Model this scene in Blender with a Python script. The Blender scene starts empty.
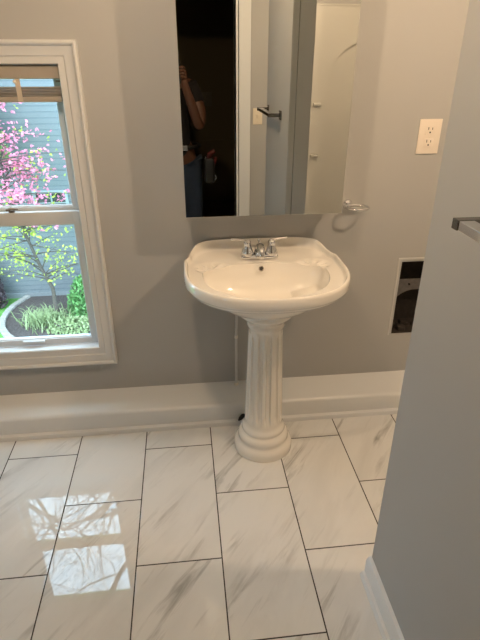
import bpy, bmesh, math, random
from mathutils import Vector, Matrix
random.seed(7)
C = bpy.context.scene.collection
PI = math.pi

# ------------------------------------------------------------------ materials
def mat(name, col, rough=.5, metal=0, spec=.5, emit=None, estr=0, coat=0, sss=0):
    m = bpy.data.materials.new(name); m.use_nodes = True
    b = m.node_tree.nodes['Principled BSDF']
    b.inputs['Base Color'].default_value = (*col, 1)
    b.inputs['Roughness'].default_value = rough
    b.inputs['Metallic'].default_value = metal
    b.inputs['Specular IOR Level'].default_value = spec
    b.inputs['Coat Weight'].default_value = coat
    b.inputs['Coat Roughness'].default_value = .08
    if emit:
        b.inputs['Emission Color'].default_value = (*emit, 1)
        b.inputs['Emission Strength'].default_value = estr
    return m

def nodes(m):
    nt = m.node_tree
    return nt, nt.nodes['Principled BSDF']

def N(nt, typ, **kw):
    n = nt.nodes.new(typ)
    for k, v in kw.items():
        setattr(n, k, v)
    return n

def math_n(nt, op, a, b=None, c=None):
    n = nt.nodes.new('ShaderNodeMath'); n.operation = op
    for i, x in enumerate((a, b, c)):
        if x is None: continue
        if isinstance(x, (int, float)): n.inputs[i].default_value = x
        else: nt.links.new(x, n.inputs[i])
    return n.outputs[0]

def bumpy(m, scale, strength, dist=.002, detail=3, coord='Object', squash=None, colvar=0):
    nt, b = nodes(m)
    tc = N(nt, 'ShaderNodeTexCoord')
    mp = N(nt, 'ShaderNodeMapping')
    nt.links.new(tc.outputs[coord], mp.inputs[0])
    if squash: mp.inputs['Scale'].default_value = squash
    no = N(nt, 'ShaderNodeTexNoise'); no.inputs['Scale'].default_value = scale; no.inputs['Detail'].default_value = detail
    nt.links.new(mp.outputs[0], no.inputs[0])
    bp = N(nt, 'ShaderNodeBump'); bp.inputs['Strength'].default_value = strength; bp.inputs['Distance'].default_value = dist
    nt.links.new(no.outputs[0], bp.inputs['Height']); nt.links.new(bp.outputs[0], b.inputs['Normal'])
    if colvar:
        c = b.inputs['Base Color'].default_value[:3]
        mx = N(nt, 'ShaderNodeMix', data_type='RGBA')
        mx.inputs[6].default_value = (*[x*(1-colvar) for x in c], 1)
        mx.inputs[7].default_value = (*[min(1, x*(1+colvar)) for x in c], 1)
        nt.links.new(no.outputs[0], mx.inputs[0]); nt.links.new(mx.outputs[2], b.inputs['Base Color'])
    return m

WALL = bumpy(mat('wall_paint', (.43, .432, .425), .62, spec=.35), 260, .12, .0008)
CEIL = mat('ceiling_paint', (.55, .54, .52), .8)
TRIM = bumpy(mat('trim_paint', (.74, .76, .77), .28), 24, .25, .003)
CASING = bumpy(mat('casing_paint', (.68, .69, .69), .38), 30, .3, .002)
SASH = mat('sash_vinyl', (.66, .68, .69), .35)
PORC = mat('porcelain', (.86, .83, .77), .09, coat=.5)
CHROME = mat('chrome', (.75, .76, .78), .07, 1)
MIRROR = mat('mirror_silver', (.80, .82, .80), .0, 1)
MIRSIDE = mat('mirror_side', (.9, .9, .88), .02, 1)
WHITE = mat('white_plastic', (.80, .76, .70), .35)
BLACK = mat('black_plastic', (.01, .01, .01), .5)
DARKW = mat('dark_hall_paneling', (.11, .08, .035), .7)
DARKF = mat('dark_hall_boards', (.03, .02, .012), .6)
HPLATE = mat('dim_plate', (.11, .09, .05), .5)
CAB = mat('cabinet_white', (.7, .7, .68), .4)
SUR = mat('surround_fiberglass', (.60, .585, .54), .25)
GALV = bumpy(mat('galvanised', (.16, .15, .145), .55, .3), 60, .2, colvar=.3)
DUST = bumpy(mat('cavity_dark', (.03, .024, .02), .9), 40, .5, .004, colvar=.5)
RAW = bumpy(mat('raw_plaster', (.50, .45, .38), .9), 90, .7, .003, colvar=.25)
SKIN = mat('skin', (.12, .05, .026), .5)
SHIRT = bumpy(mat('dark_shirt', (.012, .010, .010), .9), 80, .3)
JEANS = bumpy(mat('denim', (.018, .032, .060), .85), 120, .3, colvar=.25)
HAIR = mat('brown_hair', (.02, .010, .006), .7)
RED = mat('red_plastic', (.07, .006, .005), .4)
BULB = mat('bulb_glow', (1, 1, 1), .5, emit=(1, .66, .36), estr=1)

# glass: clear pane, mostly transparent with a Fresnel sheen
GLASS = bpy.data.materials.new('window_glass'); GLASS.use_nodes = True
nt = GLASS.node_tree; nt.nodes.clear()
o = N(nt, 'ShaderNodeOutputMaterial'); tr = N(nt, 'ShaderNodeBsdfTransparent'); gl = N(nt, 'ShaderNodeBsdfGlossy')
tr.inputs[0].default_value = (.93, .96, .95, 1); gl.inputs['Roughness'].default_value = .01
fr = N(nt, 'ShaderNodeLayerWeight'); fr.inputs[0].default_value = .5
mx = N(nt, 'ShaderNodeMixShader')
nt.links.new(math_n(nt, 'ADD', math_n(nt, 'MULTIPLY', math_n(nt, 'POWER', fr.outputs['Facing'], 5), .9), .03), mx.inputs[0]); nt.links.new(tr.outputs[0], mx.inputs[1]); nt.links.new(gl.outputs[0], mx.inputs[2])
nt.links.new(mx.outputs[0], o.inputs[0])

# tiled floor: 0.305 x 0.61 marble-look porcelain in half bond, dark grout
X0, TW, TL = -.8427, .305, .61
def tile_material():
    m = mat('marble_tile', (.6, .58, .55), .06, spec=.9)
    nt, b = nodes(m)
    tc = N(nt, 'ShaderNodeTexCoord'); sp = N(nt, 'ShaderNodeSeparateXYZ'); nt.links.new(tc.outputs['Object'], sp.inputs[0])
    x, y = sp.outputs[0], sp.outputs[1]
    u = math_n(nt, 'DIVIDE', math_n(nt, 'SUBTRACT', x, X0), TW)
    col = math_n(nt, 'FLOOR', u); fu = math_n(nt, 'SUBTRACT', u, col)
    par = math_n(nt, 'FLOORED_MODULO', col, 2)
    off = math_n(nt, 'SUBTRACT', 1.842, math_n(nt, 'MULTIPLY', par, .302))
    v = math_n(nt, 'DIVIDE', math_n(nt, 'SUBTRACT', y, off), TL)
    row = math_n(nt, 'FLOOR', v); fv = math_n(nt, 'SUBTRACT', v, row)
    du = math_n(nt, 'MULTIPLY', math_n(nt, 'MINIMUM', fu, math_n(nt, 'SUBTRACT', 1, fu)), TW)
    dv = math_n(nt, 'MULTIPLY', math_n(nt, 'MINIMUM', fv, math_n(nt, 'SUBTRACT', 1, fv)), TL)
    d = math_n(nt, 'MINIMUM', du, dv)
    grout = math_n(nt, 'LESS_THAN', d, .0023)
    # per tile random shift of the veining
    cb = N(nt, 'ShaderNodeCombineXYZ'); nt.links.new(col, cb.inputs[0]); nt.links.new(row, cb.inputs[1])
    wn = N(nt, 'ShaderNodeTexWhiteNoise'); nt.links.new(cb.outputs[0], wn.inputs[0])
    sc = N(nt, 'ShaderNodeVectorMath', operation='SCALE'); nt.links.new(wn.outputs['Color'], sc.inputs[0]); sc.inputs['Scale'].default_value = 20
    ad = N(nt, 'ShaderNodeVectorMath', operation='ADD'); nt.links.new(tc.outputs['Object'], ad.inputs[0]); nt.links.new(sc.outputs[0], ad.inputs[1])
    def streak(scale, ang, stretch, lo, hi, dist=.6):
        mr = N(nt, 'ShaderNodeMapping'); mr.vector_type = 'POINT'
        mr.inputs['Rotation'].default_value = (0, 0, math.radians(ang))
        nt.links.new(ad.outputs[0], mr.inputs[0])
        ms = N(nt, 'ShaderNodeMapping'); ms.inputs['Scale'].default_value = (stretch, 1, 1)
        nt.links.new(mr.outputs[0], ms.inputs[0])
        no = N(nt, 'ShaderNodeTexNoise'); no.inputs['Scale'].default_value = scale
        no.inputs['Detail'].default_value = 5; no.inputs['Roughness'].default_value = .55; no.inputs['Distortion'].default_value = dist
        nt.links.new(ms.outputs[0], no.inputs[0])
        r = N(nt, 'ShaderNodeMapRange'); r.inputs[1].default_value = lo; r.inputs[2].default_value = hi
        nt.links.new(no.outputs[0], r.inputs[0]); return r.outputs[0]
    fine = streak(26, -52, .13, .52, .70)
    broad = streak(5.5, -52, .35, .46, .64, .3)
    vein = math_n(nt, 'MULTIPLY', fine, broad)
    soft = streak(7, -55, .3, .45, .8)
    tot = math_n(nt, 'MINIMUM', math_n(nt, 'ADD', math_n(nt, 'MULTIPLY', vein, .66), math_n(nt, 'MULTIPLY', soft, .20)), 1)
    m1 = N(nt, 'ShaderNodeMix', data_type='RGBA'); m1.inputs[6].default_value = (.78, .79, .785, 1); m1.inputs[7].default_value = (.20, .205, .205, 1)
    nt.links.new(tot, m1.inputs[0])
    m2 = N(nt, 'ShaderNodeMix', data_type='RGBA'); m2.inputs[7].default_value = (.02, .018, .016, 1)
    nt.links.new(grout, m2.inputs[0]); nt.links.new(m1.outputs[2], m2.inputs[6]); nt.links.new(m2.outputs[2], b.inputs['Base Color'])
    rr = N(nt, 'ShaderNodeMapRange'); rr.inputs[3].default_value = .012; rr.inputs[4].default_value = .8; nt.links.new(grout, rr.inputs[0])
    nt.links.new(rr.outputs[0], b.inputs['Roughness'])
    hh = N(nt, 'ShaderNodeMapRange'); hh.inputs[1].default_value = .001; hh.inputs[2].default_value = .004; nt.links.new(d, hh.inputs[0])
    n2 = N(nt, 'ShaderNodeTexNoise'); n2.inputs['Scale'].default_value = 9; n2.inputs['Detail'].default_value = 1
    nt.links.new(ad.outputs[0], n2.inputs[0])
    h = math_n(nt, 'ADD', hh.outputs[0], math_n(nt, 'MULTIPLY', n2.outputs[0], .06))
    bp = N(nt, 'ShaderNodeBump'); bp.inputs['Strength'].default_value = .35; bp.inputs['Distance'].default_value = .0012
    nt.links.new(h, bp.inputs['Height']); nt.links.new(bp.outputs[0], b.inputs['Normal'])
    return m
TILE = tile_material()

def siding_material():
    m = mat('lap_siding', (.20, .25, .29), .7); nt, b = nodes(m)
    tc = N(nt, 'ShaderNodeTexCoord'); sp = N(nt, 'ShaderNodeSeparateXYZ'); nt.links.new(tc.outputs['Object'], sp.inputs[0])
    v = math_n(nt, 'FRACT', math_n(nt, 'DIVIDE', sp.outputs[2], .115))
    ln = math_n(nt, 'GREATER_THAN', v, .86)
    no = N(nt, 'ShaderNodeTexNoise'); no.inputs['Scale'].default_value = 3
    nt.links.new(tc.outputs['Object'], no.inputs[0])
    m0 = N(nt, 'ShaderNodeMix', data_type='RGBA'); m0.inputs[6].default_value = (.175, .20, .215, 1); m0.inputs[7].default_value = (.205, .23, .245, 1)
    nt.links.new(no.outputs[0], m0.inputs[0])
    m1 = N(nt, 'ShaderNodeMix', data_type='RGBA'); m1.inputs[7].default_value = (.13, .165, .185, 1)
    nt.links.new(ln, m1.inputs[0]); nt.links.new(m0.outputs[2], m1.inputs[6]); nt.links.new(m1.outputs[2], b.inputs['Base Color'])
    bp = N(nt, 'ShaderNodeBump'); bp.inputs['Distance'].default_value = .02; nt.links.new(v, bp.inputs['Height']); nt.links.new(bp.outputs[0], b.inputs['Normal'])
    return m
SIDING = siding_material()
def plantmat(name, c, var=.35):
    return bumpy(mat(name, c, .6), 4, .0, colvar=var, detail=2)
BARK = bumpy(mat('bark', (.09, .075, .065), .9), 30, .8, .01, colvar=.3)
LEAF = plantmat('leaf_yellow_green', (.36, .46, .06)); PINK = plantmat('blossom_pink', (.74, .24, .37), .3)
BUSH = plantmat('leaf_green', (.12, .30, .09)); GRASSB = plantmat('blade_pale', (.26, .34, .16))
PURP = plantmat('leaf_purple', (.07, .05, .06)); LIME = plantmat('leaf_light', (.22, .40, .12)); BUD = plantmat('bud', (.18, .17, .08))
LAWN = bumpy(mat('lawn_grass', (.10, .30, .05), .9), 12, .6, .05, colvar=.4)
MULCH = bumpy(mat('mulch', (.075, .062, .06), .95), 18, 1, .04, colvar=.55, detail=6)
STONE = bumpy(mat('edging_stone', (.33, .32, .30), .9), 12, .5, .02, colvar=.25)

# ------------------------------------------------------------------ helpers
def link(name, bm, m, parent=None, smooth=False, sharp=None):
    me = bpy.data.meshes.new(name); bm.normal_update(); bm.to_mesh(me); bm.free()
    if m: me.materials.append(m)
    if smooth:
        for p in me.polygons: p.use_smooth = True
        if sharp: me.set_sharp_from_angle(angle=math.radians(sharp))
    o = bpy.data.objects.new(name, me); C.objects.link(o)
    if parent:
        o.parent = parent
        o.matrix_parent_inverse = parent.matrix_basis.inverted()
    return o
def bm_(): return bmesh.new()
def box(bm, x0, x1, y0, y1, z0, z1, bev=0, seg=2):
    vs = [bm.verts.new((x, y, z)) for x in (x0, x1) for y in (y0, y1) for z in (z0, z1)]
    fs = [bm.faces.new([vs[i] for i in f]) for f in ((0,1,3,2),(4,6,7,5),(0,4,5,1),(2,3,7,6),(0,2,6,4),(1,5,7,3))]
    if bev:
        es = list({e for f in fs for e in f.edges})
        bmesh.ops.bevel(bm, geom=es, offset=bev, segments=seg, affect='EDGES', profile=.6)
    return bm
def tube(bm, pts, r, n=10, caps=True):
    pts = [Vector(p) for p in pts]; rs = r if isinstance(r, (list, tuple)) else [r]*len(pts)
    rings = []; up = None
    for i, p in enumerate(pts):
        t = (pts[min(i+1, len(pts)-1)] - pts[max(i-1, 0)]).normalized()
        if up is None:
            up = Vector((0,0,1)) if abs(t.z) < .9 else Vector((1,0,0))
        a = (up - t*up.dot(t)).normalized(); up = a; b = t.cross(a)
        rings.append([bm.verts.new(p + a*rs[i]*math.cos(2*PI*k/n) + b*rs[i]*math.sin(2*PI*k/n)) for k in range(n)])
    for i in range(len(rings)-1):
        for k in range(n):
            bm.faces.new((rings[i][k], rings[i][(k+1)%n], rings[i+1][(k+1)%n], rings[i+1][k]))
    if caps:
        bm.faces.new(rings[0][::-1]); bm.faces.new(rings[-1])
    return bm
def closed_tube(bm, pts, r, n=8):
    pts = [Vector(p) for p in pts]; M = len(pts); rings = []
    for i, p in enumerate(pts):
        t = (pts[(i+1)%M]-pts[i-1]).normalized(); a = Vector((0,0,1)); a = (a-t*a.dot(t)).normalized(); b = t.cross(a)
        rings.append([bm.verts.new(p+a*r*math.cos(2*PI*k/n)+b*r*math.sin(2*PI*k/n)) for k in range(n)])
    for i in range(M):
        for k in range(n):
            bm.faces.new((rings[i][k], rings[i][(k+1)%n], rings[(i+1)%M][(k+1)%n], rings[(i+1)%M][k]))
    return bm
def lathe(bm, prof, c, n=48, fn=None, axis='z', capb=True, capt=True):
    cx, cy, cz = c; rings = []
    for (r, h) in prof:
        ring = []
        for k in range(n):
            a = 2*PI*k/n; rr = r*(fn(a, h) if fn else 1)
            if axis == 'z': p = (cx+rr*math.cos(a), cy+rr*math.sin(a), cz+h)
            elif axis == 'y': p = (cx+rr*math.cos(a), cy+h, cz+rr*math.sin(a))
            else: p = (cx+h, cy+rr*math.cos(a), cz+rr*math.sin(a))
            ring.append(bm.verts.new(p))
        rings.append(ring)
    for i in range(len(rings)-1):
        for k in range(n):
            bm.faces.new((rings[i][k], rings[i][(k+1)%n], rings[i+1][(k+1)%n], rings[i+1][k]))
    if capb: bm.faces.new(rings[0][::-1])
    if capt: bm.faces.new(rings[-1])
    bmesh.ops.recalc_face_normals(bm, faces=bm.faces)
    return bm
def prism(bm, prof, a, b, axis='x'):
    """profile points in the plane across the axis, extruded from a to b"""
    def P(t, q):
        return (t, q[0], q[1]) if axis == 'x' else ((q[0], t, q[1]) if axis == 'y' else (q[0], q[1], t))
    A = [bm.verts.new(P(a, q)) for q in prof]; B = [bm.verts.new(P(b, q)) for q in prof]; n = len(prof)
    for i in range(n): bm.faces.new((A[i], A[(i+1)%n], B[(i+1)%n], B[i]))
    bm.faces.new(A[::-1]); bm.faces.new(B)
    bmesh.ops.recalc_face_normals(bm, faces=bm.faces)
    return bm
def empty(name, loc, label, cat, group=None):
    o = bpy.data.objects.new(name, None); C.objects.link(o); o.location = loc; o.empty_display_size = .05
    o['label'] = label; o['category'] = cat
    if group: o['group'] = group
    return o
def tag(o, label, cat, group=None, kind=None):
    o['label'] = label; o['category'] = cat
    if group: o['group'] = group
    if kind: o['kind'] = kind
    return o
def struct(name, bm, m, label=None, parent=None, smooth=False, sharp=None):
    o = link(name, bm, m, parent, smooth, sharp)
    if not parent:
        o['kind'] = 'structure'
        if label: o['label'] = label
    return o
def smoothstep(a, b, x):
    t = max(0, min(1, (x-a)/(b-a))); return t*t*(3-2*t)

# ------------------------------------------------------------------ the room
YW = 2.14; XL, XR = -1.45, 2.15; YD = -.14; ZC = 2.45
struct('floor', box(bm_(), XL, XR, YD-.12, YW, -.03, 0), TILE, 'marble-look tile floor with thin dark grout')
struct('ceiling', box(bm_(), XL, XR, YD, YW, ZC, ZC+.05), CEIL, 'plain ceiling')
def holed_wall(x0, x1, z0, z1, y0, y1, holes):
    bm = bm_()
    xs = sorted({x0, x1, *[h[0] for h in holes], *[h[1] for h in holes]})
    zs = sorted({z0, z1, *[h[2] for h in holes], *[h[3] for h in holes]})
    for i in range(len(xs)-1):
        for j in range(len(zs)-1):
            cx, cz = (xs[i]+xs[i+1])/2, (zs[j]+zs[j+1])/2
            if not any(h[0] < cx < h[1] and h[2] < cz < h[3] for h in holes):
                box(bm, xs[i], xs[i+1], y0, y1, zs[j], zs[j+1])
    bmesh.ops.remove_doubles(bm, verts=bm.verts, dist=1e-5)
    seen = {}
    for f in list(bm.faces):
        k = tuple(round(v, 4) for v in f.calc_center_median())
        seen.setdefault(k, []).append(f)
    dead = [f for fs in seen.values() if len(fs) > 1 for f in fs]
    bmesh.ops.delete(bm, geom=dead, context='FACES')
    bmesh.ops.recalc_face_normals(bm, faces=bm.faces)
    return bm
WX0, WX1, WZ0, WZ1 = -1.035, -.415, .370, 1.595
VX0, VX1, VZ0, VZ1 = .992, 1.20, .372, .768
struct('wall_back', holed_wall(XL, XR, 0, ZC, YW, YW+.16, [(WX0, WX1, WZ0, WZ1), (VX0, VX1, VZ0, VZ1)]), WALL, 'grey painted back wall behind the sink')
ADDED_W = (.10, .48, 1.05, 1.60)  # opening for the added fill-light window
bm = holed_wall(YD-.12, YW, 0, ZC, 0, .14, [ADDED_W]); ROT = Matrix.Translation((XL, 0, 0)) @ Matrix.Rotation(PI/2, 4, 'Z'); bm.transform(ROT)
struct('wall_left', bm, WALL, 'grey left wall')
struct('wall_right', box(bm_(), XR, XR+.1, YD-.12, YW, 0, ZC), WALL, 'grey wall beyond the partition')
struct('wall_front', holed_wall(XL, XR, 0, ZC, YD-.12, YD, [(-.38, .422, 0, 2.04)]), WALL, 'grey wall with the doorway, seen in the mirror')
SX0, SX1, SY0, SY1 = .573, .688, .36, 1.108
bm = bm_(); box(bm, SX0, SX1, SY0, SY1, 0, ZC)
bmesh.ops.bevel(bm, geom=[e for e in bm.edges if abs((e.verts[0].co-e.verts[1].co).z) > 1], offset=.004, segments=2, affect='EDGES')
struct('wall_partition', bm, WALL, 'short grey partition wall at the right')
# partition baseboard: tall board with a cap and a shoe
prof = [(SX0, 0), (SX0-.030, 0), (SX0-.030, .010), (SX0-.024, .022), (SX0-.016, .024), (SX0-.016, .078), (SX0-.010, .092), (SX0, .097)]
struct('baseboard_partition', prism(bm_(), prof, SY0, SY1+.002, 'y'), TRIM, 'white baseboard along the partition wall', smooth=True, sharp=30)
# boxed-out deep baseboard under the window and sink
prof = [(YW, 0), (1.967, 0), (1.967, .010), (1.971, .020), (1.982, .024), (1.986, .025), (1.986, .098), (1.991, .108), (2.002, .114), (YW, .146)]
struct('baseboard_back', prism(bm_(), prof, XL, XR, 'x'), TRIM, 'deep white boxed baseboard ledge below window and sink', smooth=True, sharp=35)
prof = [(XL, 0), (XL+.02, 0), (XL+.02, .11), (XL, .13)]
struct('baseboard_left', prism(bm_(), prof, YD, 1.967, 'y'), TRIM)
# doorway casing seen in the mirror
bm = bm_()
box(bm, .422, .436, YD-.135, YD+.015, 0, 2.054, .002); box(bm, .436, .528, YD, YD+.018, 0, 2.11, .004)
box(bm, -.394, -.38, YD-.135, YD+.015, 0, 2.054, .002); box(bm, -.48, -.394, YD, YD+.018, 0, 2.11, .004)
box(bm, -.394, .436, YD-.135, YD+.015, 2.04, 2.054, .002); box(bm, -.394, .436, YD, YD+.018, 2.054, 2.11, .004)
trim = struct('trim_1', bm, TRIM, 'white doorway casing reflected in the mirror')
struct('strike_plate', box(bm_(), .4195, .4225, YD-.07, YD-.045, .99, 1.05), GALV, parent=trim)
# dark hallway behind the doorway
HY = -2.6
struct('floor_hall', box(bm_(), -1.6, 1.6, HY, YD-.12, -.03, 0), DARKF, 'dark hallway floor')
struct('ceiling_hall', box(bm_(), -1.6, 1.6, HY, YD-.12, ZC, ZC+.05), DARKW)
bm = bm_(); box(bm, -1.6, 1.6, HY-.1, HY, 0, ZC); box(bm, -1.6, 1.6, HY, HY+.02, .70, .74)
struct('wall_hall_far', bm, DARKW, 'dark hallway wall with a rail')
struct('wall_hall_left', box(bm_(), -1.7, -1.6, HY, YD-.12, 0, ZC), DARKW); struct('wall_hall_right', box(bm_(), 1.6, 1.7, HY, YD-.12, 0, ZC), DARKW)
# hall side of the doorway wall stays dark too
# ------------------------------------------------------------------ plates with sockets
def plate(name, cx, cz, y, sgn, w, h, m, label, cat, kind='outlet'):
    """a wall plate on a wall in the xz plane; sgn -1 faces -y"""
    t = empty(name, (cx, y, cz), label, cat)
    y1 = y+sgn*.006
    bm = bm_(); box(bm, cx-w/2, cx+w/2, min(y, y1), max(y, y1), cz-h/2, cz+h/2, .0022)
    link('cover_plate', bm, m, t, True, 40)
    dark = BLACK
    yo = y1+sgn*.0015
    def slot(x, z, sw, sh): return box(bm_(), x-sw/2, x+sw/2, min(y1, yo+sgn*.0006), max(y1, yo+sgn*.0006), z-sh/2, z+sh/2)
    if kind == 'outlet':
        for s in (1, -1):
            zc = cz+s*.0235*h/.13
            bm = bm_(); box(bm, cx-.019*w/.095*1.1, cx+.019*w/.095*1.1, min(y1, yo), max(y1, yo), zc-.018, zc+.018, .001)
            r = link('receptacle', bm, m, t, True, 40)
            bm = bm_()
            for dx, hh in ((-.0085, .011), (.0085, .009)):
                box(bm, cx+dx-.0014, cx+dx+.0014, min(y1, yo+sgn*.0006), max(y1, yo+sgn*.0006), zc+.002, zc+.002+hh)
            lathe(bm, [(.0034, 0), (.0034, sgn*.0022)], (cx, y1, zc-.008), 12, axis='y')
            link('slot', bm, dark, r)
    else:
        bm = bm_(); box(bm, cx-.006, cx+.006, min(y1, y1+sgn*.010), max(y1, y1+sgn*.010), cz-.012, cz+.012, .0015)
        link('toggle', bm, m, t)
    for s in ((0,) if kind == 'outlet' else (1, -1)):
        link('screw', lathe(bm_(), [(.003, 0), (.0025, sgn*.0025)], (cx, y1, cz+s*.042), 12, axis='y'), m, t, True, 40)
    return t
plate('outlet', 1.035, 1.312, YW, -1, .096, .138, mat('ivory_plastic', (.84, .76, .66), .35), 'white duplex power outlet on the grey wall above the open wall hole', 'outlet')
plate('light_switch', .585, 1.225, YD, 1, .07, .115, mat('almond_plastic', (.80, .72, .58), .4), 'white light switch plate beside the doorway, seen in the mirror', 'light switch', 'switch')
plate('outlet', .335, 1.20, HY, 1, .11, .15, HPLATE, 'dim outlet plate on the dark hallway wall, seen in the mirror', 'outlet')

# ------------------------------------------------------------------ shower surround behind the partition (seen in the mirror)
sh = empty('shower_surround', (1.48, YD, 0), 'glossy white shower surround panel with arched recess, seen in the mirror right side', 'shower surround')
CXS, RA, ZA = 1.40, .30, 1.43
bm = bm_()
def arch(n=24, dx=0):
    return [(CXS+(RA+dx)*math.cos(a), ZA+(RA+dx)*math.sin(a)) for a in [PI*k/n for k in range(n+1)]]
y0 = YD+.03
out = [(.86, .06), (.86, 1.94), (2.13, 1.94), (2.13, .06)]
# front skin with an arched recess: two side strips, top built from the arch
A = arch()
def V(x, z, y=y0): return bm.verts.new((x, y, z))
inner = [(CXS+RA, .06)] + A + [(CXS-RA, .06)]
fi = [V(*p) for p in inner]; bi = [V(p[0], p[1], YD+.004) for p in inner]
for k in range(len(inner)-1): bm.faces.new((fi[k], fi[k+1], bi[k+1], bi[k]))
bm.faces.new(bi)
tops = [V(min(2.13, max(.86, p[0])) , 1.94) for p in A]
for k in range(len(A)-1): bm.faces.new((fi[k+1], fi[k+2], tops[k+1], tops[k]))
r0, r1, l0, l1 = V(2.13, .06), V(2.13, 1.94), V(.86, .06), V(.86, 1.94)
rm, lm = V(2.13, ZA), V(.86, ZA)
bm.faces.new((fi[0], fi[1], rm, r0)); bm.faces.new((fi[1], tops[0], r1, rm))
bm.faces.new((fi[-2], fi[-1], l0, lm)); bm.faces.new((tops[-1], fi[-2], lm, l1))
bmesh.ops.recalc_face_normals(bm, faces=bm.faces)
bk = bm_(); 
link('wall_panel', bm, SUR, sh)
bm = bm_(); box(bm, .86, 2.13, YD, y0, 1.935, 1.952, .003); box(bm, .86, .875, YD, y0, .06, 1.94); link('flange', bm, SUR, sh)
for z in (.93, 1.30):
    link('corner_shelf', box(bm_(), 1.00, 1.06, y0-.002, y0+.03, z, z+.018, .005), SUR, sh)
    link('corner_shelf', box(bm_(), 1.40, 1.50, y0-.024, y0+.02, z-.02, z+.04, .005), SUR, sh)
link('shower_base', box(bm_(), .86, 2.13, YD, .55, 0, .08, .01), SUR, sh)

# ------------------------------------------------------------------ window
win = bpy.data.objects.new('window_1', None); C.objects.link(win); win.location = (-.725, YW, .3); win['kind'] = 'structure'; win['label'] = 'white double-hung window with raised blind'
def frame_mesh(x0, x1, z0, z1, prof, bm=None):
    """mitred picture frame; prof = (inset from outer edge, y) points, closed loop"""
    bm = bm or bm_(); rings = []
    for (sx, sz) in ((0, 0), (1, 0), (1, 1), (0, 1)):
        rings.append([bm.verts.new(((x0+i) if sx == 0 else (x1-i), y, (z0+i) if sz == 0 else (z1-i))) for i, y in prof])
    n = len(prof)
    for k in range(4):
        a, b = rings[k], rings[(k+1) % 4]
        for i in range(n): bm.faces.new((a[i], a[(i+1)%n], b[(i+1)%n], b[i]))
    bmesh.ops.recalc_face_normals(bm, faces=bm.faces); return bm
cp = [(0, YW), (0, YW-.024), (.004, YW-.030), (.010, YW-.031), (.016, YW-.027), (.019, YW-.020), (.026, YW-.018), (.050, YW-.016), (.054, YW-.012), (.076, YW-.012), (.079, YW-.008), (.079, YW)]
struct('window_frame', frame_mesh(-1.095, -.355, .303, 1.662, [(i*1.0, y) for i, y in cp]), CASING, parent=win, smooth=True, sharp=25)
# bottom casing is deeper: a sill-like strip
prof = [(YW-.013, .374), (YW-.014, .387), (YW-.010, .391), (YW+.052, .384), (YW+.052, .372)]
struct('window_sill', prism(bm_(), prof, -1.023, -.427, 'x'), CASING, parent=win)
# jamb liner with stops
struct('window_jamb', frame_mesh(WX0-.001, WX1+.001, WZ0-.006, WZ1+.001, [(0, YW+.001), (0, YW+.15), (.018, YW+.15), (.018, YW+.10), (.010, YW+.098), (.010, YW+.05), (.018, YW+.048), (.018, YW+.03), (.008, YW+.024), (.008, YW+.001)]), SASH, parent=win)
def sash(x0, x1, z0, z1, y, st, rb, rt, name):
    bm = bm_()
    box(bm, x0, x0+st, y, y+.03, z0, z1, .003); box(bm, x1-st, x1, y, y+.03, z0, z1, .003)
    box(bm, x0+st-.002, x1-st+.002, y+.001, y+.03, z0, z0+rb, .003); box(bm, x0+st-.002, x1-st+.002, y+.001, y+.03, z1-rt, z1, .003)
    s = struct(name, bm, SASH, parent=win, smooth=True, sharp=40)
    g = link('glass', box(bm_(), x0+st, x1-st, y+.014, y+.017, z0+rb, z1-rt), GLASS, s)
    bm = frame_mesh(x0+st-.001, x1-st+.001, z0+rb-.001, z1-rt+.001, [(0, y+.006), (0, y+.014), (.006, y+.014), (.004, y+.008)])
    link('glazing_bead', bm, SASH, s)
    return s
lo = sash(-1.011, -.439, .385, 1.025, YW+.050, .035, .030, .056, 'window_sash')
up = sash(-1.008, -.442, 1.000, 1.582, YW+.084, .034, .040, .045, 'window_sash')
bm = bm_(); lathe(bm, [(.013, 0), (.013, .010), (.009, .013)], (-.725, YW+.065, 1.025), 20)
tube(bm, [(-.745, YW+.055, 1.036), (-.725, YW+.062, 1.040), (-.700, YW+.072, 1.036)], [.005, .007, .004], 8)
link('sash_lock', bm, mat('lock_bronze', (.20, .17, .14), .35, .8), lo, True, 40)
bm = bm_(); box(bm, -.79, -.69, YW+.036, YW+.052, .404, .414, .003); link('sash_lift', bm, SASH, lo, True, 40)
# second window added in the left wall, out of view, for cool fill light
added_win = bpy.data.objects.new('added_window', None); C.objects.link(added_win); added_win.location = (XL, .29, .97); added_win['kind'] = 'structure'; added_win['label'] = 'added white window in the left wall, out of view, for cool fill light'
bm = frame_mesh(ADDED_W[0]-.075, ADDED_W[1]+.075, ADDED_W[2]-.075, ADDED_W[3]+.075, [(0, 0), (0, -.024), (.010, -.030), (.02, -.018), (.072, -.012), (.078, -.008), (.078, 0)]); bm.transform(ROT)
struct('window_frame', bm, CASING, parent=added_win)
zc_ = (ADDED_W[2]+ADDED_W[3])/2
for (z0, z1, y) in ((ADDED_W[2]+.001, zc_+.02, .05), (zc_-.01, ADDED_W[3]-.001, .084)):
    bm = frame_mesh(ADDED_W[0]+.001, ADDED_W[1]-.001, z0, z1, [(0, y), (0, y+.03), (.04, y+.03), (.04, y)]); bm.transform(ROT); sx = struct('window_sash', bm, SASH, parent=added_win)
    bm = box(bm_(), ADDED_W[0]+.04, ADDED_W[1]-.04, y+.014, y+.017, z0+.04, z1-.04); bm.transform(ROT); link('glass', bm, GLASS, sx)
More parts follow.
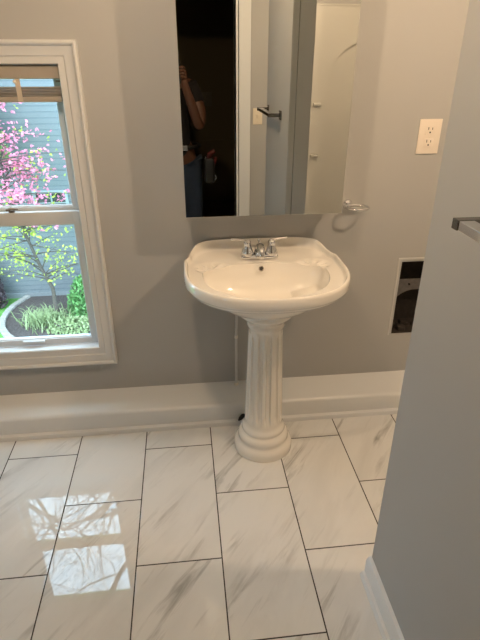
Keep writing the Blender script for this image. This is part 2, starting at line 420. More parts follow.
# raised blind
bl = empty('window_blind', (-.725, YW+.03, 1.45), 'cream horizontal blind pulled fully up at the top of the window', 'window blind')
BLM = mat('blind_cream', (.40, .35, .29), .5)
link('headrail', box(bm_(), -1.014, -.436, YW+.006, YW+.044, 1.535, 1.580, .004), BLM, bl)
for k in range(6):
    z = 1.478+k*.0052
    prof = [(YW+.004, z), (YW+.022, z+.002), (YW+.044, z), (YW+.044, z+.0022), (YW+.022, z+.0042), (YW+.004, z+.0022)]
    link('slat', prism(bm_(), prof, -1.010, -.440, 'x'), BLM, bl)
link('bottom_rail', box(bm_(), -1.010, -.440, YW+.006, YW+.044, 1.455, 1.476, .005), BLM, bl, True, 40)
for x in (-.87, -.59):
    link('ladder_cord', box(bm_(), x-.009, x+.009, YW+.0035, YW+.0055, 1.457, 1.535), mat('cord_tape', (.6, .52, .42), .8), bl)
bm = bm_(); lathe(bm, [(.004, 0), (.0065, .004), (.0065, .009), (.003, .012)], (-.60, YW+.004, 1.520), 12); link('pull_knob', bm, WHITE, bl, True, 50)
bm = bm_(); box(bm, -.4355, -.430, YW+.004, YW+.044, 1.525, 1.585); box(bm, -.452, -.432, YW+.001, YW+.0055, 1.523, 1.530)
link('mount_bracket', bm, mat('dark_metal', (.12, .11, .10), .4, .7), bl)

# ------------------------------------------------------------------ mirror cabinet
CX0, CX1, CZ0, CZ1 = .004, .632, 1.046, 1.853
cab = empty('medicine_cabinet', ((CX0+CX1)/2, YW, CZ0), 'three-door mirrored medicine cabinet on the wall above the pedestal sink', 'medicine cabinet')
link('cabinet_body', box(bm_(), CX0+.004, CX1-.004, 1.976, YW-.001, CZ0+.002, CZ1-.002, .001), CAB, cab)
w = (CX1-CX0)/3
for k in range(3):
    d = link('mirror_door', box(bm_(), CX0+k*w+.0006, CX0+(k+1)*w-.0006, 1.960, 1.9755, CZ0, CZ1, .0008, 1), MIRROR, cab)
link('side_mirror', box(bm_(), CX0+.001, CX0+.0038, 1.977, YW-.001, CZ0+.002, CZ1-.002), MIRSIDE, cab)
link('side_mirror', box(bm_(), CX1-.0038, CX1-.001, 1.977, YW-.001, CZ0+.002, CZ1-.002), MIRSIDE, cab)

# ------------------------------------------------------------------ pedestal sink
sink = empty('pedestal_sink', (.310, 1.82, 0), 'white porcelain pedestal sink with fluted column and wide D-shaped basin', 'sink')
SCX, SCY = .308, 1.85
def outline(a, s=1.0):
    """outer rim outline (a=0 +x, a=-pi/2 front)"""
    c, si = math.cos(a), math.sin(a)
    if si <= 0:
        rx, ry, n = .323, .315, 2.35
        r = (abs(c/rx)**n + abs(si/ry)**n)**(-1/n)
        x, y = r*c, r*si
    else:
        rx, ry, n = .323, .283, 5.0
        r = (abs(c/rx)**n + abs(si/ry)**n)**(-1/n)
        x, y = r*c, r*si
        # back corners draw in with a soft step behind the widest point
        t = smoothstep(.10, .15, y); x *= 1-.045*t-.055*smoothstep(.15, .283, y)
        y = min(y, .283)
    return x, y
def basin(a):
    c, si = math.cos(a), math.sin(a)
    if si <= 0: rx, ry, n = .250, .250, 2.25
    else: rx, ry, n = .250, .105, 2.5
    r = (abs(c/rx)**n + abs(si/ry)**n)**(-1/n)
    return r*c, r*si
NA = 240
bm = bm_(); rings = []
def ring(fn): rings.append([bm.verts.new(fn(2*PI*k/NA)) for k in range(NA)])
def rimz(y): return .026*smoothstep(.17, .25, y)
def O(s, z, lift=0):
    def f(a):
        x, y = outline(a)
        return (SCX+x*s, SCY-.01*(1-s)+y*(s if y < 0 else min(1, s*.15+.85) if s > .93 else s), z+lift*rimz(y))
    return f
# underside up to the rim
for s, z in ((.22, .694), (.34, .704), (.38, .735), (.58, .757), (.72, .778), (.82, .792), (.90, .804), (.945, .812), (.962, .818), (.968, .823), (.978, .826), (.992, .829), (1.0, .836), (1.0, .850)):
    ring(O(s, z, 0))
for s, z, l in ((.999, .860, 1), (.992, .868, 1), (.980, .872, 1), (.966, .872, 1), (.956, .868, 1), (.948, .860, .9), (.940, .853, .6), (.925, .8505, .3)):
    ring(O(s, z, l))
# deck between rim and basin, with shell relief in both back corners
def shell(x, y):
    h = 0
    for sx in (-1, 1):
        dx, dy = (x-sx*.205)*sx, y-.070
        r = math.hypot(dx, dy*1.25)
        if r < .085:
            an = math.atan2(dy*1.25, dx)
            h += -.007*(1-smoothstep(.045, .085, r)) + .0036*math.cos(an*9)*smoothstep(.012, .03, r)*(1-smoothstep(.055, .075, r))
    return h
ND = 22
for j in range(1, ND+1):
    t = j/ND
    def f(a, t=t):
        xo, yo = outline(a); xo *= .925; yo = yo*.925 if yo < 0 else yo*min(1, .925*.15+.85)
        xo, yo = outline(a); s = .925
        X1, Y1 = xo*s, -.01*(1-s)+yo*(s if yo < 0 else s*.15+.85 if s > .93 else s)
        X2, Y2 = basin(a)
        x, y = X1+(X2-X1)*t, Y1+(Y2-Y1)*t
        base = .8505+.3*rimz(yo)*(1-t)**2 - .004*t
        return (SCX+x, SCY+y, base+shell(x, y))
    ring(f)
# bowl
NB = 20
for j in range(1, NB+1):
    t = j/NB; s = math.cos(t*PI/2)**.62 if t < 1 else 0.06
    s = max(s, .06)
    def f(a, t=t, s=s):
        x, y = basin(a); cy = -.045
        x, y = x*s, cy*(1-s)+y*s
        z = .8465 - .135*(math.sin(t*PI/2))**1.15 - .006*smoothstep(0, .12, t)
        return (SCX+x, SCY+y, z+shell(x, y)*max(0, 1-t*5))
    ring(f)
for i in range(len(rings)-1):
    for k in range(NA):
        bm.faces.new((rings[i][k], rings[i][(k+1)%NA], rings[i+1][(k+1)%NA], rings[i+1][k]))
bm.faces.new(rings[-1]); bm.faces.new(rings[0][::-1])
bmesh.ops.recalc_face_normals(bm, faces=bm.faces)
basin_o = link('basin', bm, PORC, sink, True, 60)
# overflow and drain
bm = bm_(); lathe(bm, [(.0075, 0), (.0105, -.001), (.0115, .002), (.0105, .004), (.0075, .003)], (0, 0, 0), 24, capb=False, capt=False)
M = Matrix.Translation((.304, 1.938, .828)) @ Matrix.Rotation(math.radians(52), 4, 'X')
bm.transform(M); link('overflow_ring', bm, mat('worn_chrome', (.45, .42, .38), .2, 1), basin_o, True, 50)
bm = bm_(); lathe(bm, [(.0078, .0005), (.0078, .0018)], (0, 0, 0), 20); bm.transform(M); link('overflow_hole', bm, BLACK, basin_o)
bm = bm_(); lathe(bm, [(.024, .0), (.026, .004), (.02, .006), (.008, .010)], (SCX, SCY-.045, .712), 28); link('drain', bm, CHROME, basin_o, True, 50)
# column
PX, PY = .310, 1.825
def flute(a, h):
    if h < .16 or h > .61: return 1
    f = 13; d = math.cos(f*a+.6)
    k = smoothstep(.16, .185, h)*(1-smoothstep(.585, .61, h))
    return 1-.125*k*smoothstep(-.45, .25, d)
prof = [(.132, 0), (.133, .008), (.133, .028), (.130, .038), (.122, .047), (.114, .052), (.113, .057), (.112, .063), (.114, .069), (.112, .083), (.104, .094), (.096, .099), (.095, .104), (.098, .110), (.096, .120), (.090, .129), (.086, .136), (.084, .15)]
for k in range(31):
    h = .158+k*(.614-.158)/30; prof.append((.0845-.0135*(h-.158)/.456, h))
prof += [(.0715, .622), (.076, .628), (.078, .634), (.0755, .640), (.074, .646), (.080, .656), (.094, .668), (.106, .679), (.112, .685), (.114, .693), (.112, .706)]
bm = bm_(); lathe(bm, prof, (PX, PY, 0), 216, flute)
link('pedestal', bm, PORC, sink, True, 60)

# ------------------------------------------------------------------ faucet
FX, FY, FZ = .306, 2.012, .853
fa = empty('faucet', (FX, FY, FZ), 'chrome two-handle centerset faucet on the back deck of the sink', 'faucet')
bm = bm_(); box(bm, FX-.078, FX+.078, FY-.026, FY+.026, FZ-.002, FZ+.016, .010, 4); link('base_plate', bm, CHROME, fa, True, 40)
for s in (-1, 1):
    hx = FX+s*.051
    h = link('handle', lathe(bm_(), [(.026, .012), (.027, .020), (.024, .030), (.019, .042), (.015, .056), (.016, .064), (.013, .072), (.005, .076)], (hx, FY, FZ), 32), CHROME, fa, True, 60)
    bm = bm_(); tube(bm, [(hx-s*.008, FY, FZ+.072), (hx+s*.012, FY+.004, FZ+.076), (hx+s*.045, FY+.008, FZ+.079), (hx+s*.068, FY+.010, FZ+.079)], [.006, .006, .0042, .005], 10)
    link('lever', bm, CHROME, h, True, 60)
bm = bm_()
tube(bm, [(FX, FY+.004, FZ+.010), (FX, FY+.002, FZ+.030), (FX, FY-.012, FZ+.048), (FX, FY-.030, FZ+.054), (FX, FY-.050, FZ+.048), (FX, FY-.062, FZ+.038), (FX, FY-.065, FZ+.028)], [.024, .022, .019, .017, .0150, .014, .013], 20)
link('spout', bm, CHROME, fa, True, 60)
link('aerator', lathe(bm_(), [(.0125, .018), (.0125, .030)], (FX, FY-.065, FZ), 20), CHROME, fa, True, 60)
link('lift_rod', lathe(bm_(), [(.0025, .01), (.0025, .06), (.006, .064), (.006, .070), (.002, .074)], (FX, FY+.020, FZ), 12), CHROME, fa, True, 60)

# ------------------------------------------------------------------ supply tube, black scrap
sp = empty('supply_pipe', (.217, 2.118, .135), 'thin white supply tube running up the wall behind the sink column', 'pipe')
bm = bm_(); tube(bm, [(.217, 2.118, .138), (.217, 2.118, .45), (.222, 2.112, .60), (.235, 2.10, .72), (.25, 2.085, .755)], .0065, 12); link('tube', bm, mat('grey_white_pvc', (.62, .63, .63), .4), sp, True, 60)
link('fitting', lathe(bm_(), [(.0075, 0), (.0085, .003), (.0085, .014), (.0075, .017)], (.217, 2.118, .405), 6), WHITE, sp)
link('escutcheon', lathe(bm_(), [(.012, -.004), (.011, .004), (.007, .008)], (.217, 2.118, .142), 24), WHITE, sp, True, 50)
bm = bm_(); tube(bm, [(.212, 1.972, .026), (.222, 1.974, .036), (.234, 1.976, .050), (.243, 1.976, .056)], [.004, .010, .011, .006], 8)
tag(link('pipe_clip', bm, BLACK, None, True, 60), 'small black scrap of plastic on the baseboard beside the column base', 'clip')

# ------------------------------------------------------------------ tumbler holder
th = empty('tumbler_holder', (.745, YW, 1.035), 'small chrome ring tumbler holder on the wall just right of the mirrored cabinet', 'tumbler holder')
link('mounting_plate', lathe(bm_(), [(.022, 0), (.022, -.004), (.016, -.010), (.009, -.013)], (.712, YW, 1.035), 28, axis='y'), CHROME, th, True, 50)
bm = bm_(); tube(bm, [(.712, YW-.01, 1.035), (.714, YW-.028, 1.037)], .007, 12); link('arm', bm, CHROME, th, True, 50)
bm = bm_(); closed_tube(bm, [(.735+.048*math.cos(a), YW-.070+.042*math.sin(a), 1.038) for a in [2*PI*k/40 for k in range(40)]], .0052)
link('ring', bm, CHROME, th, True, 60)
bm = bm_(); box(bm, .690, .760, YW-.045, YW-.022, 1.032, 1.040, .002); link('toothbrush_rest', bm, CHROME, th)

# ------------------------------------------------------------------ open wall hole with duct
vb = empty('wall_register_opening', (1.09, YW, VZ0), 'open dark register hole cut in the wall beside the partition, grille missing', 'wall vent')
bm = bm_()
box(bm, VX0-.007, VX0+.001, YW-.004, YW+.05, VZ0-.006, VZ1+.004, .001); box(bm, VX0-.007, VX1, YW-.003, YW+.05, VZ1-.004, VZ1+.006, .001)
link('opening_edge', bm, mat('flaking_edge', (.58, .58, .57), .6), vb)
bm = bm_(); box(bm, VX0+.001, VX0+.012, YW+.001, YW+.10, VZ0, VZ1-.004)
box(bm, VX0+.001, VX1, YW+.003, YW+.10, VZ1-.014, VZ1-.006); link('metal_sleeve', bm, mat('sleeve_zinc', (.5, .51, .52), .4, .3), vb)
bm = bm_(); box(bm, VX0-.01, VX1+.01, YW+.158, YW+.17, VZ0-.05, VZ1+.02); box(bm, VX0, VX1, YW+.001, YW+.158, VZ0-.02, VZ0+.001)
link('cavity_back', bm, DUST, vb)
# duct plate with a round cut
bm = bm_(); yy = YW+.09; cx, cz, r = 1.135, .445, .125
arcp = [(cx+r*math.cos(a), cz+r*math.sin(a)) for a in [PI*.5+PI*.5*k/14 for k in range(15)]]
poly = [(VX1, .628), (VX0+.012, .628), (VX0+.012, .40)] + [p for p in arcp[::-1]] + [(VX1, cz+r)]
a_ = [bm.verts.new((p[0], yy, p[1])) for p in poly]; b_ = [bm.verts.new((p[0], yy+.002, p[1])) for p in poly]
bm.faces.new(a_); bm.faces.new(b_[::-1])
for i in range(len(poly)): bm.faces.new((a_[i], a_[(i+1)%len(poly)], b_[(i+1)%len(poly)], b_[i]))
link('duct_plate', bm, GALV, vb)
link('screw', lathe(bm_(), [(.006, 0), (.005, -.004)], (1.10, yy, .60), 10, axis='y'), BLACK, vb)
bm = bm_(); random.seed(3)
for k in range(9):
    x = VX0+.02+.17*random.random(); y = YW+.03+.09*random.random(); s = .008+.012*random.random()
    b2 = box(bm, x-s, x+s, y-s, y+s, VZ0+.001, VZ0+.001+s*1.4, .003)
o = link('rubble', bm, DUST, vb); o['kind'] = 'stuff'

# ------------------------------------------------------------------ towel bar
NICKEL = mat('dark_nickel', (.22, .21, .20), .2, 1)
tb = empty('towel_bar', (SX0, .68, 1.31), 'square chrome towel bar mounted on the partition wall', 'towel bar')
for y in (.872, .435):
    p = link('post', box(bm_(), .500, SX0-.006, y-.010, y+.010, 1.311, 1.331, .0012), NICKEL, tb)
    link('wall_plate', box(bm_(), SX0-.008, SX0, y-.024, y+.024, 1.297, 1.345, .002), NICKEL, p)
link('bar', box(bm_(), .502, .532, .445, .862, 1.312, 1.330, .001), CHROME, tb)

# ------------------------------------------------------------------ ceiling lights (off the top of the picture, they light the room)
def ceiling_light(x, y, label, power, r=.028, col=(1, .715, .46)):
    t = empty('ceiling_light', (x, y, ZC), label, 'ceiling light', 'bulb lights on the ceiling')
    link('canopy', lathe(bm_(), [(.06, 0), (.058, -.015), (.03, -.03), (.018, -.045), (.018, -.262)], (x, y, ZC), 32), TRIM, t, True, 50)
    bm = bm_(); bmesh.ops.create_uvsphere(bm, u_segments=24, v_segments=14, radius=r)
    bm.transform(Matrix.Translation((x, y, 2.15)))
    m = mat('lamp_glow', (1, 1, 1), .5, emit=col, estr=power); link('bulb', bm, m, t, True)
ceiling_light(1.12, 1.04, 'bare bulb ceiling light behind the partition', 1150)
ceiling_light(-.14, 1.10, 'bare bulb ceiling light over the floor left of the partition', 760)

# ------------------------------------------------------------------ photographer, seen in the mirror
pr = empty('person', (.0, -.40, 0), 'person in dark shirt and jeans holding up a phone, seen in the mirror', 'person')
def skin(name, V, E, R, m, parent, root=0, sub=2):
    me = bpy.data.meshes.new(name); me.from_pydata(V, E, []); me.materials.append(m)
    o = bpy.data.objects.new(name, me); C.objects.link(o); o.parent = parent; o.matrix_parent_inverse = parent.matrix_basis.inverted()
    s = o.modifiers.new('s', 'SKIN'); s.use_smooth_shade = True
    u = o.modifiers.new('u', 'SUBSURF'); u.levels = sub; u.render_levels = sub
    for i, r in enumerate(R):
        sv = me.skin_vertices[0].data[i]; sv.radius = (r, r) if not isinstance(r, tuple) else r; sv.use_root = (i == root)
    return o
BY = -.42
# body: one continuous surface
V_ = [(-.03, BY, .94), (-.04, BY, 1.10), (-.05, BY, 1.28), (-.06, BY, 1.42), (-.07, BY+.01, 1.50), (-.075, BY+.03, 1.60), (-.075, BY+.03, 1.68),
      (.10, BY, 1.41), (.165, BY+.08, 1.24), (.150, BY+.15, 1.135), (.095, BY+.27, 1.30), (.048, BY+.365, 1.44), (.040, BY+.375, 1.49),
      (-.22, BY, 1.40), (-.28, BY+.03, 1.20), (-.27, BY+.12, 1.06), (-.20, BY+.26, 1.25), (-.10, BY+.345, 1.42), (-.085, BY+.36, 1.46),
      (.06, BY, .86), (.085, BY+.01, .50), (.09, BY-.02, .12), (.10, BY+.07, .05),
      (-.12, BY, .86), (-.15, BY+.01, .50), (-.16, BY-.02, .12), (-.17, BY+.07, .05)]
E_ = [(0,1),(1,2),(2,3),(3,4),(4,5),(5,6),(3,7),(7,8),(8,9),(9,10),(10,11),(11,12),(3,13),(13,14),(14,15),(15,16),(16,17),(17,18),(0,19),(19,20),(20,21),(21,22),(0,23),(23,24),(24,25),(25,26)]
R_ = [(.11,.08),(.12,.085),(.16,.11),(.11,.09),.055,(.075,.09),(.065,.08),.065,.05,.042,.038,.028,.030,.065,.05,.042,.038,.028,.030,.09,.06,.045,.04,.09,.06,.045,.04]
body = skin('body', V_, E_, R_, SKIN, pr)
# clothes: shells a little larger than the body
tv = [0,1,2,3,7,8,13,14]; mp_ = {v: i for i, v in enumerate(tv)}
Vt = [V_[i] for i in tv]; Vt[0] = (-.03, BY, .86); Vt[5] = (.150, BY+.06, 1.28); Vt[7] = (-.265, BY+.02, 1.25)
shirt = skin('shirt', Vt, [(0,1),(1,2),(2,3),(3,4),(4,5),(3,6),(6,7)], [(.178,.138),(.165,.125),(.175,.125),(.125,.105),.08,.068,.08,.068], SHIRT, pr)
Vj = [(-.03, BY, .97), V_[19], V_[20], (.09, BY-.02, .10), V_[23], V_[24], (-.16, BY-.02, .10)]
jeans = skin('jeans', Vj, [(0,1),(1,2),(2,3),(0,4),(4,5),(5,6)], [(.172,.13),.115,.085,.07,.115,.085,.07], JEANS, pr)
bm = bm_(); closed_tube(bm, [(-.03+.178*math.cos(a), BY+.135*math.sin(a), .985) for a in [2*PI*k/32 for k in range(32)]], .016)
belt = link('belt', bm, BLACK, pr, True)
link('buckle', box(bm_(), -.005, .05, BY+.125, BY+.155, .965, 1.005, .004), CHROME, belt)
# hair
bm = bm_(); bmesh.ops.create_uvsphere(bm, u_segments=24, v_segments=16, radius=1)
bm.transform(Matrix.Translation((-.075, BY+.015, 1.665)) @ Matrix.Diagonal((.088, .108, .11, 1)))
bmesh.ops.delete(bm, geom=[v for v in bm.verts if v.co.y > BY+.085 and v.co.z < 1.70], context='VERTS')
link('hair', bm, HAIR, pr, True)
# face
bm = bm_(); tube(bm, [(-.075, BY+.110, 1.66), (-.075, BY+.138, 1.625), (-.075, BY+.120, 1.615)], [.006, .012, .008], 8); link('nose', bm, SKIN, pr, True)
for s in (-1, 1):
    bm = bm_(); bmesh.ops.create_uvsphere(bm, u_segments=12, v_segments=8, radius=.011); bm.transform(Matrix.Translation((-.075+s*.03, BY+.108, 1.66))); link('eye', bm, BLACK, pr, True)
    bm = bm_(); bmesh.ops.create_uvsphere(bm, u_segments=12, v_segments=8, radius=1); bm.transform(Matrix.Translation((-.075+s*.082, BY+.03, 1.645)) @ Matrix.Diagonal((.010, .018, .030, 1))); link('ear', bm, SKIN, pr, True)
link('mouth', box(bm_(), -.10, -.05, BY+.112, BY+.120, 1.583, 1.590, .002), mat('lips', (.2, .07, .05), .5), pr)
# hands: palm plus fingers curled around the phone edge
def hand(cx, sgn, zc, yb):
    """palm behind the phone, four fingers on the far face edge, thumb on the near face"""
    V = [(cx, yb, zc-.055), (cx, yb, zc-.02), (cx, yb, zc+.02)]; E = [(0,1),(1,2)]; R = [(.024,.018),(.032,.016),(.030,.014)]
    for k, (dz, L) in enumerate(((.032, .9), (.012, 1.0), (-.008, .95), (-.028, .78))):
        b = len(V)
        V += [(cx+sgn*.006, yb+.008, zc+dz), (cx+sgn*.004, yb+.030, zc+dz+.004), (cx-sgn*.012*L, yb+.043, zc+dz+.006), (cx-sgn*.030*L, yb+.042, zc+dz+.004)]
        E += [(1, b), (b, b+1), (b+1, b+2), (b+2, b+3)]; R += [.0095, .009, .0085, .0075]
    b = len(V); V += [(cx-sgn*.012, yb-.012, zc-.03), (cx-sgn*.030, yb+.004, zc-.008), (cx-sgn*.036, yb+.010, zc+.020)]
    E += [(0, b), (b, b+1), (b+1, b+2)]; R += [.013, .011, .009]
    return skin('hand', V, E, R, SKIN, pr, 0, 2)
hand(.040, 1, 1.522, -.052)
hand(-.075, -1, 1.51, -.052)
# phone in the hands
ph = empty('phone', (0, -.02, 1.54), 'dark smartphone held up by the person, edge seen in the mirror', 'phone')
link('phone_case', box(bm_(), -.055, .022, -.027, -.018, 1.455, 1.607, .003), BLACK, ph)
bm = bm_(); lathe(bm, [(.009, 0), (.009, .003), (.006, .004)], (0, -.018, 1.59), 20, axis='y'); link('camera_lens', bm, mat('lens_glass', (.01, .01, .015), .05), ph, True, 40)
# tool pouch at the hip
tp = empty('tool_pouch', (.20, BY+.10, .86), 'red and black tool pouch hanging at the hip of the person in the mirror', 'tool pouch')
bm = bm_(); box(bm, .178, .262, BY+.06, BY+.13, .70, .90, .02, 3); link('pouch', bm, BLACK, tp, True, 60)
bm = bm_(); tube(bm, [(.205, BY+.09, .84), (.225, BY+.10, .93), (.265, BY+.10, .955)], [.016, .02, .018], 12); link('tool_grip', bm, RED, tp, True, 60)
bm = bm_(); tube(bm, [(.245, BY+.08, .80), (.272, BY+.09, .90)], [.010, .013], 10); link('tool_grip', bm, RED, tp, True, 60)
bm = bm_(); tube(bm, [(.190, BY+.11, .82), (.190, BY+.115, .915)], .006, 8); link('steel_shaft', bm, CHROME, tp, True, 60)
bm = bm_(); closed_tube(bm, [(.255+.02*math.cos(a), BY+.105, .745+.02*math.sin(a)) for a in [2*PI*k/20 for k in range(20)]], .004); link('steel_ring', bm, CHROME, tp, True, 60)

# ------------------------------------------------------------------ outside
GZ = -3.4
bm = bm_(); n = 40
box(bm, -30, 20, 2.6, 40, GZ-.3, GZ-.02); tag(link('lawn', bm, LAWN), 'bright green lawn at the lower left outside the window', 'lawn', kind='structure')
bed = [(-3.72, 9.2), (-3.98, 9.6), (-4.08, 10.1), (-4.10, 10.6), (-4.02, 11.0), (-3.9, 11.45), (1.5, 11.45), (1.5, 8.6), (-3.2, 8.6)]
def curve_pts(P, n=8):
    out = []
    for i in range(len(P)-1):
        p0 = Vector(P[max(i-1, 0)]); p1 = Vector(P[i]); p2 = Vector(P[i+1]); p3 = Vector(P[min(i+2, len(P)-1)])
        for k in range(n):
            t = k/n; out.append(.5*((2*p1)+(-p0+p2)*t+(2*p0-5*p1+4*p2-p3)*t*t+(-p0+3*p1-3*p2+p3)*t**3))
    out.append(Vector(P[-1])); return out
edge = curve_pts([(-3.0, 8.95), (-3.35, 9.15), (-3.68, 9.45), (-3.93, 9.9), (-4.02, 10.4), (-3.98, 10.9), (-3.78, 11.45)])
bm = bm_(); vs = [bm.verts.new((p.x, p.y, GZ+.02)) for p in edge] + [bm.verts.new((1.5, 11.45, GZ+.02)), bm.verts.new((1.5, 8.95, GZ+.02))]
f = bm.faces.new(vs); r = bmesh.ops.extrude_face_region(bm, geom=[f]); 
for v in r['geom']:
    if isinstance(v, bmesh.types.BMVert): v.co.z -= .1
bmesh.ops.recalc_face_normals(bm, faces=bm.faces)
tag(link('mulch_bed', bm, MULCH), 'dark mulch garden bed in front of the blue-grey siding', 'garden bed', kind='structure')
first = None
pts = edge; acc = 0; last = pts[0]; stones = []
L = [0]
for i in range(1, len(pts)): L.append(L[-1]+(pts[i]-pts[i-1]).length)
nst = int(L[-1]/.17)
stone_me = None
for k in range(nst):
    s = (k+.5)*L[-1]/nst; i = max(j for j in range(len(L)) if L[j] <= s); i = min(i, len(pts)-2)
    t = (s-L[i])/max(1e-6, L[i+1]-L[i]); p = pts[i].lerp(pts[i+1], t); d = pts[i+1]-pts[i]
    if stone_me is None:
        o = link('edging_stone', box(bm_(), -.078, .078, -.065, .065, -.03, .06, .018), STONE); stone_me = o
    else:
        o = stone_me.copy(); C.objects.link(o)
    o.location = (p.x, p.y, GZ+.01); o.rotation_euler = (0, 0, math.atan2(d.y, d.x)+random.uniform(-.06, .06))
    tag(o, 'pale edging stone in the curved border between lawn and mulch bed', 'edging stone', 'edging stones round the mulch bed')
# neighbouring house
ho = empty('neighbour_house', (-4, 11.5, GZ), 'blue-grey lap-sided house wall across the garden outside the window', 'house')
hm = holed_wall(-8, -1.2, GZ-.1, 9.6, 11.5, 11.7, [(-3.22, -2.58, -1.42, -.95)])
box(hm, -14, -8, 11.5, 11.7, GZ-.1, 2.6); box(hm, -1.2, 6, 11.5, 11.7, GZ-.1, 2.6)
link('siding_wall', hm, SIDING, ho)
link('foundation', box(bm_(), -14, 6, 11.47, 11.52, GZ-.1, GZ+.10), mat('foundation_grey', (.2, .22, .23), .9), ho)
prof = [(11.2, 2.55), (11.2, 2.65), (14.5, 4.6), (14.5, 4.5)]
link('roof', prism(bm_(), [(11.3, 9.55), (11.3, 9.7), (15, 11.0), (15, 10.85)], -8.3, -.9, 'x'), mat('roof_shingle_upper', (.12, .11, .11), .9), ho)
link('roof', prism(bm_(), prof, -14.4, 6.4, 'x'), mat('roof_shingle', (.12, .11, .11), .9), ho)
hw = link('window', frame_mesh(-3.27, -2.53, -1.47, -.90, [(0, 11.50), (0, 11.46), (.06, 11.46), (.06, 11.50)]), mat('far_window_white', (.30, .36, .36), .5), ho)
link('pane', box(bm_(), -3.22, -2.58, 11.56, 11.58, -1.42, -.95), mat('far_pane_dark', (.03, .045, .035), .1), hw)
bm = bm_(); box(bm, -2.915, -2.885, 11.52, 11.55, -1.42, -.95); box(bm, -3.22, -2.58, 11.52, 11.55, -1.20, -1.175); link('muntin', bm, mat('far_window_muntin', (.3, .36, .36), .5), hw)

def leaf(bm, p, s, flat=0, pet=1):
    n = Vector((random.gauss(0, 1), random.gauss(0, 1), random.gauss(0, 1)+flat)).normalized()
    a = n.orthogonal().normalized(); a = Matrix.Rotation(random.uniform(0, 2*PI), 3, n) @ a; b = n.cross(a)
    q = [p-a*s, p-b*s*.5-n*s*.15, p+a*s, p+b*s*.5-n*s*.15]
    bm.faces.new([bm.verts.new(v) for v in q])
def bez(a, b, c, n):
    return [a*(1-t)**2+b*2*t*(1-t)+c*t*t for t in [k/n for k in range(n+1)]]

# flowering dogwood by the window
random.seed(21)
dg = empty('dogwood_tree', (-3.0, 10.15, GZ), 'small dogwood with pink blossom and yellow-green leaves outside the window', 'tree')
bt, bl_, bp_ = bm_(), bm_(), bm_()
T = [Vector(p) for p in ((-2.80, 10.15, GZ-.05), (-2.84, 10.15, -3.0), (-2.83, 10.15, -2.65), (-2.98, 10.1, -2.15), (-3.12, 10.05, -1.5), (-3.25, 10.0, -.8), (-3.35, 10.0, .2), (-3.4, 10, 1.2))]
tube(bt, T, [.055, .045, .04, .036, .03, .024, .016, .01], 8)
def along(h):
    for i in range(len(T)-1):
        if T[i].z <= h <= T[i+1].z: return T[i].lerp(T[i+1], (h-T[i].z)/(T[i+1].z-T[i].z))
    return T[-1]
for k in range(120):
    h = random.uniform(-2.5, 1.1)
    a = random.uniform(0, 2*PI); R0 = random.uniform(.5, 1.75)*(1 if h < .2 else .8)
    s = along(h); tip = s+Vector((math.cos(a)*R0-.15, math.sin(a)*R0*.45, random.uniform(-.15, .45)))
    tip.z = max(tip.z, -2.75)
    mid = (s+tip)/2+Vector((0, 0, random.uniform(.0, .25)))
    P = bez(s, mid, tip, 6); tube(bt, P, [.014, .012, .010, .008, .006, .005, .003], 5)
    for i in range(2, 7):
        for q in range(random.randint(3, 6)):
            p = P[i]+Vector((random.gauss(0, .10), random.gauss(0, .10), random.gauss(0, .07)))
            pinkp = smoothstep(-1.5, -.55, p.z)*(1-.5*smoothstep(-3.0, -2.3, p.x))
            if random.random() < pinkp*.8:
                for z in range(3): leaf(bp_, p+Vector((random.gauss(0, .02), random.gauss(0, .02), 0)), random.uniform(.030, .048), .8)
            elif random.random() < .60-.3*pinkp:
                leaf(bl_, p, random.uniform(.025, .05), .6); leaf(bl_, p+Vector((random.gauss(0, .06), random.gauss(0, .06), random.gauss(0, .04))), random.uniform(.025, .05), .6)
link('trunk', bt, BARK, dg, True); o = link('foliage', bl_, LEAF, dg); o['kind'] = 'stuff'; o = link('blossom', bp_, PINK, dg); o['kind'] = 'stuff'

def shrub(name, c, r, n, m, s, label, cat='shrub', stem=True):
    t = empty(name, c, label, cat); bm = bm_(); c = Vector(c); st = bm_()
    for k in range(n):
        while True:
            d = Vector((random.uniform(-1, 1), random.uniform(-1, 1), random.uniform(0, 1)))
            if .45 < d.length < 1: break
        leaf(bm, c+Vector((d.x*r[0], d.y*r[1], d.z*r[2])), random.uniform(.6, 1.2)*s, .4)
    for k in range(14):
        a = random.uniform(0, 2*PI); tube(st, [c, c+Vector((math.cos(a)*r[0]*.7, math.sin(a)*r[1]*.7, r[2]*.7))], .012, 5)
    o = link('foliage', bm, m, t); o['kind'] = 'stuff'; link('stem', st, BARK, t)
    return t
shrub('round_shrub', (-2.12, 10.45, GZ), (.56, .5, .98), 3600, BUSH, .05, 'rounded bright green shrub at the right of the mulch bed')
shrub('low_shrub', (-2.35, 9.62, GZ), (.62, .3, .30), 1300, GRASSB, .045, 'low pale green ground shrub at the front of the mulch bed')
shrub('purple_shrub', (-4.65, 11.05, GZ), (.50, .35, 1.35), 2600, PURP, .06, 'dark purple-leaved shrub against the siding at the left')
shrub('light_green_tree', (-4.25, 10.9, -.25), (.85, .5, 1.7), 3400, LIME, .07, 'light green leafy crown beyond the blossom at the upper left of the window', 'tree')
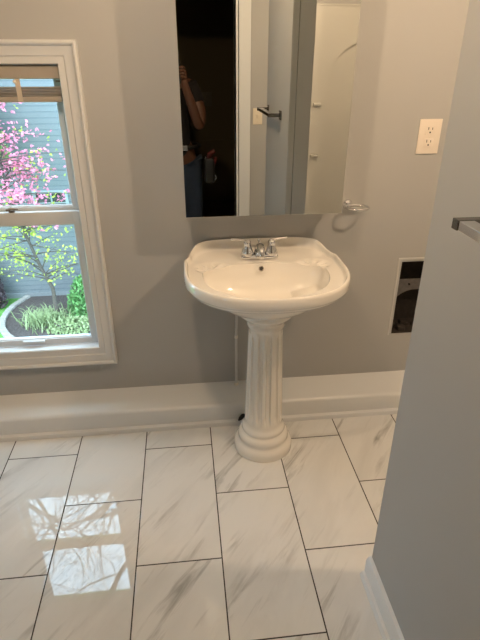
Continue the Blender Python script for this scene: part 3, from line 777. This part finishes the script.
# ornamental grass
g = bm_()
for k in range(520):
    c = Vector((random.gauss(-3.02, .22), random.gauss(9.98, .16), GZ)); a = random.uniform(0, 2*PI); L_ = random.uniform(.16, .42); w_ = .010
    e = c+Vector((math.cos(a)*L_*.7, math.sin(a)*L_*.7, L_*.75)); m_ = (c+e)/2+Vector((0, 0, L_*.25)); s_ = Vector((-math.sin(a), math.cos(a), 0))*w_
    v = [g.verts.new(x) for x in (c-s_, c+s_, m_+s_, m_-s_, e)]
    g.faces.new((v[0], v[1], v[2], v[3])); g.faces.new((v[3], v[2], v[4]))
tag(link('ornamental_grass', g, GRASSB), 'spiky pale ornamental grass clump in the mulch at the tree foot', 'grass', kind='stuff')

# big bare tree overhead: seen only as a reflection in the floor tiles
random.seed(12)
tb_, bb = None, None
def grow(p, d, L_, r, depth):
    n = 4; P = [p]; q = p.copy(); dd = d.copy()
    for i in range(n):
        dd = (dd+Vector((random.gauss(0, .22), random.gauss(0, .20), random.gauss(0, .15)+.02))).normalized(); q = q+dd*L_/n; P.append(q.copy())
    tube(tb_, P, [r*(1-.35*i/n)*(1.25 if depth < 3 else .75) for i in range(n+1)], 6 if depth < 3 else 3, caps=False)
    if depth >= 6:
        for i in range(2):
            leaf(bb, P[-1]+Vector((random.gauss(0, .05), random.gauss(0, .05), 0)), .022)
        return
    for k in range(3):
        ax = Vector((random.gauss(0, 1), random.gauss(0, 1), random.gauss(0, 1))).normalized()
        nd = (Matrix.Rotation(random.uniform(.45, 1.05), 3, dd.cross(ax).normalized()) @ dd)
        st = P[random.choice((2, 3, 4))] if k else P[-1]
        grow(st, nd, L_*random.uniform(.66, .84), r*.64*random.uniform(.8, 1), depth+1)
def bare_tree(base, mid, top, dirs, L0, seed, label):
    global tb_, bb
    random.seed(seed); tb_, bb = bm_(), bm_()
    t = empty('bare_tree', base, label, 'tree')
    tube(tb_, bez(Vector(base), Vector(mid), Vector(top), 8), [.24-.014*k for k in range(9)], 12)
    for d in dirs: grow(Vector(top), Vector(d).normalized(), L0, .07, 1)
    link('trunk', tb_, BARK, t, True); o = link('bud', bb, BUD, t); o['kind'] = 'stuff'
bare_tree((.6, 7.6, GZ), (.5, 7.6, 1), (-.1, 7.4, 4.6), ((-1, -.1, .55), (-1.0, .25, .9), (-.7, -.3, 1.3), (-.9, .1, 1.2)), 2.2, 12, 'tall bare-branched tree at the right whose branches reflect in the floor tiles')
bare_tree((-6.2, 9.2, GZ), (-6.0, 9.2, 1), (-5.2, 8.9, 4.9), ((1, -.1, .55), (1.0, .2, .95), (.7, -.2, 1.1), (1, -.35, .75)), 2.3, 31, 'tall bare-branched tree at the left whose branches reflect in the floor tiles')

# ------------------------------------------------------------------ world
W = bpy.data.worlds.new('sky'); bpy.context.scene.world = W; W.use_nodes = True
bg = W.node_tree.nodes['Background']; bg.inputs[0].default_value = (.60, .80, 1, 1); bg.inputs[1].default_value = 7.4
sd = bpy.data.lights.new('sun', 'SUN'); sd.energy = 2.0; sd.angle = .3; sd.color = (1, .95, .85)
so = bpy.data.objects.new('sun', sd); C.objects.link(so); so.rotation_euler = (math.radians(38), math.radians(-25), 0)

# ------------------------------------------------------------------ camera
cam = bpy.data.cameras.new('camera'); co = bpy.data.objects.new('camera', cam); C.objects.link(co)
yaw, pitch, roll = .1108, .4719, -.0004
fwd = Vector((math.sin(yaw)*math.cos(pitch), math.cos(yaw)*math.cos(pitch), -math.sin(pitch)))
right = Vector((math.cos(yaw), -math.sin(yaw), 0)); upv = right.cross(fwd)
co.matrix_world = Matrix((( right.x, upv.x, -fwd.x, 0), (right.y, upv.y, -fwd.y, 0), (right.z, upv.z, -fwd.z, 1.5907), (0, 0, 0, 1)))
cam.sensor_fit = 'HORIZONTAL'; cam.sensor_width = 36; cam.lens = 505.6/480*36; cam.clip_start = .005
sc = bpy.context.scene; sc.camera = co
sc.view_settings.view_transform = 'Standard'; sc.view_settings.look = 'None'; sc.view_settings.gamma = 1; sc.view_settings.exposure = .14
sc.view_settings.use_curve_mapping = False
sc.cycles.use_denoising = True; sc.cycles.max_bounces = 8; sc.cycles.caustics_reflective = True; sc.cycles.blur_glossy = .2
sc.cycles.sample_clamp_indirect = 6
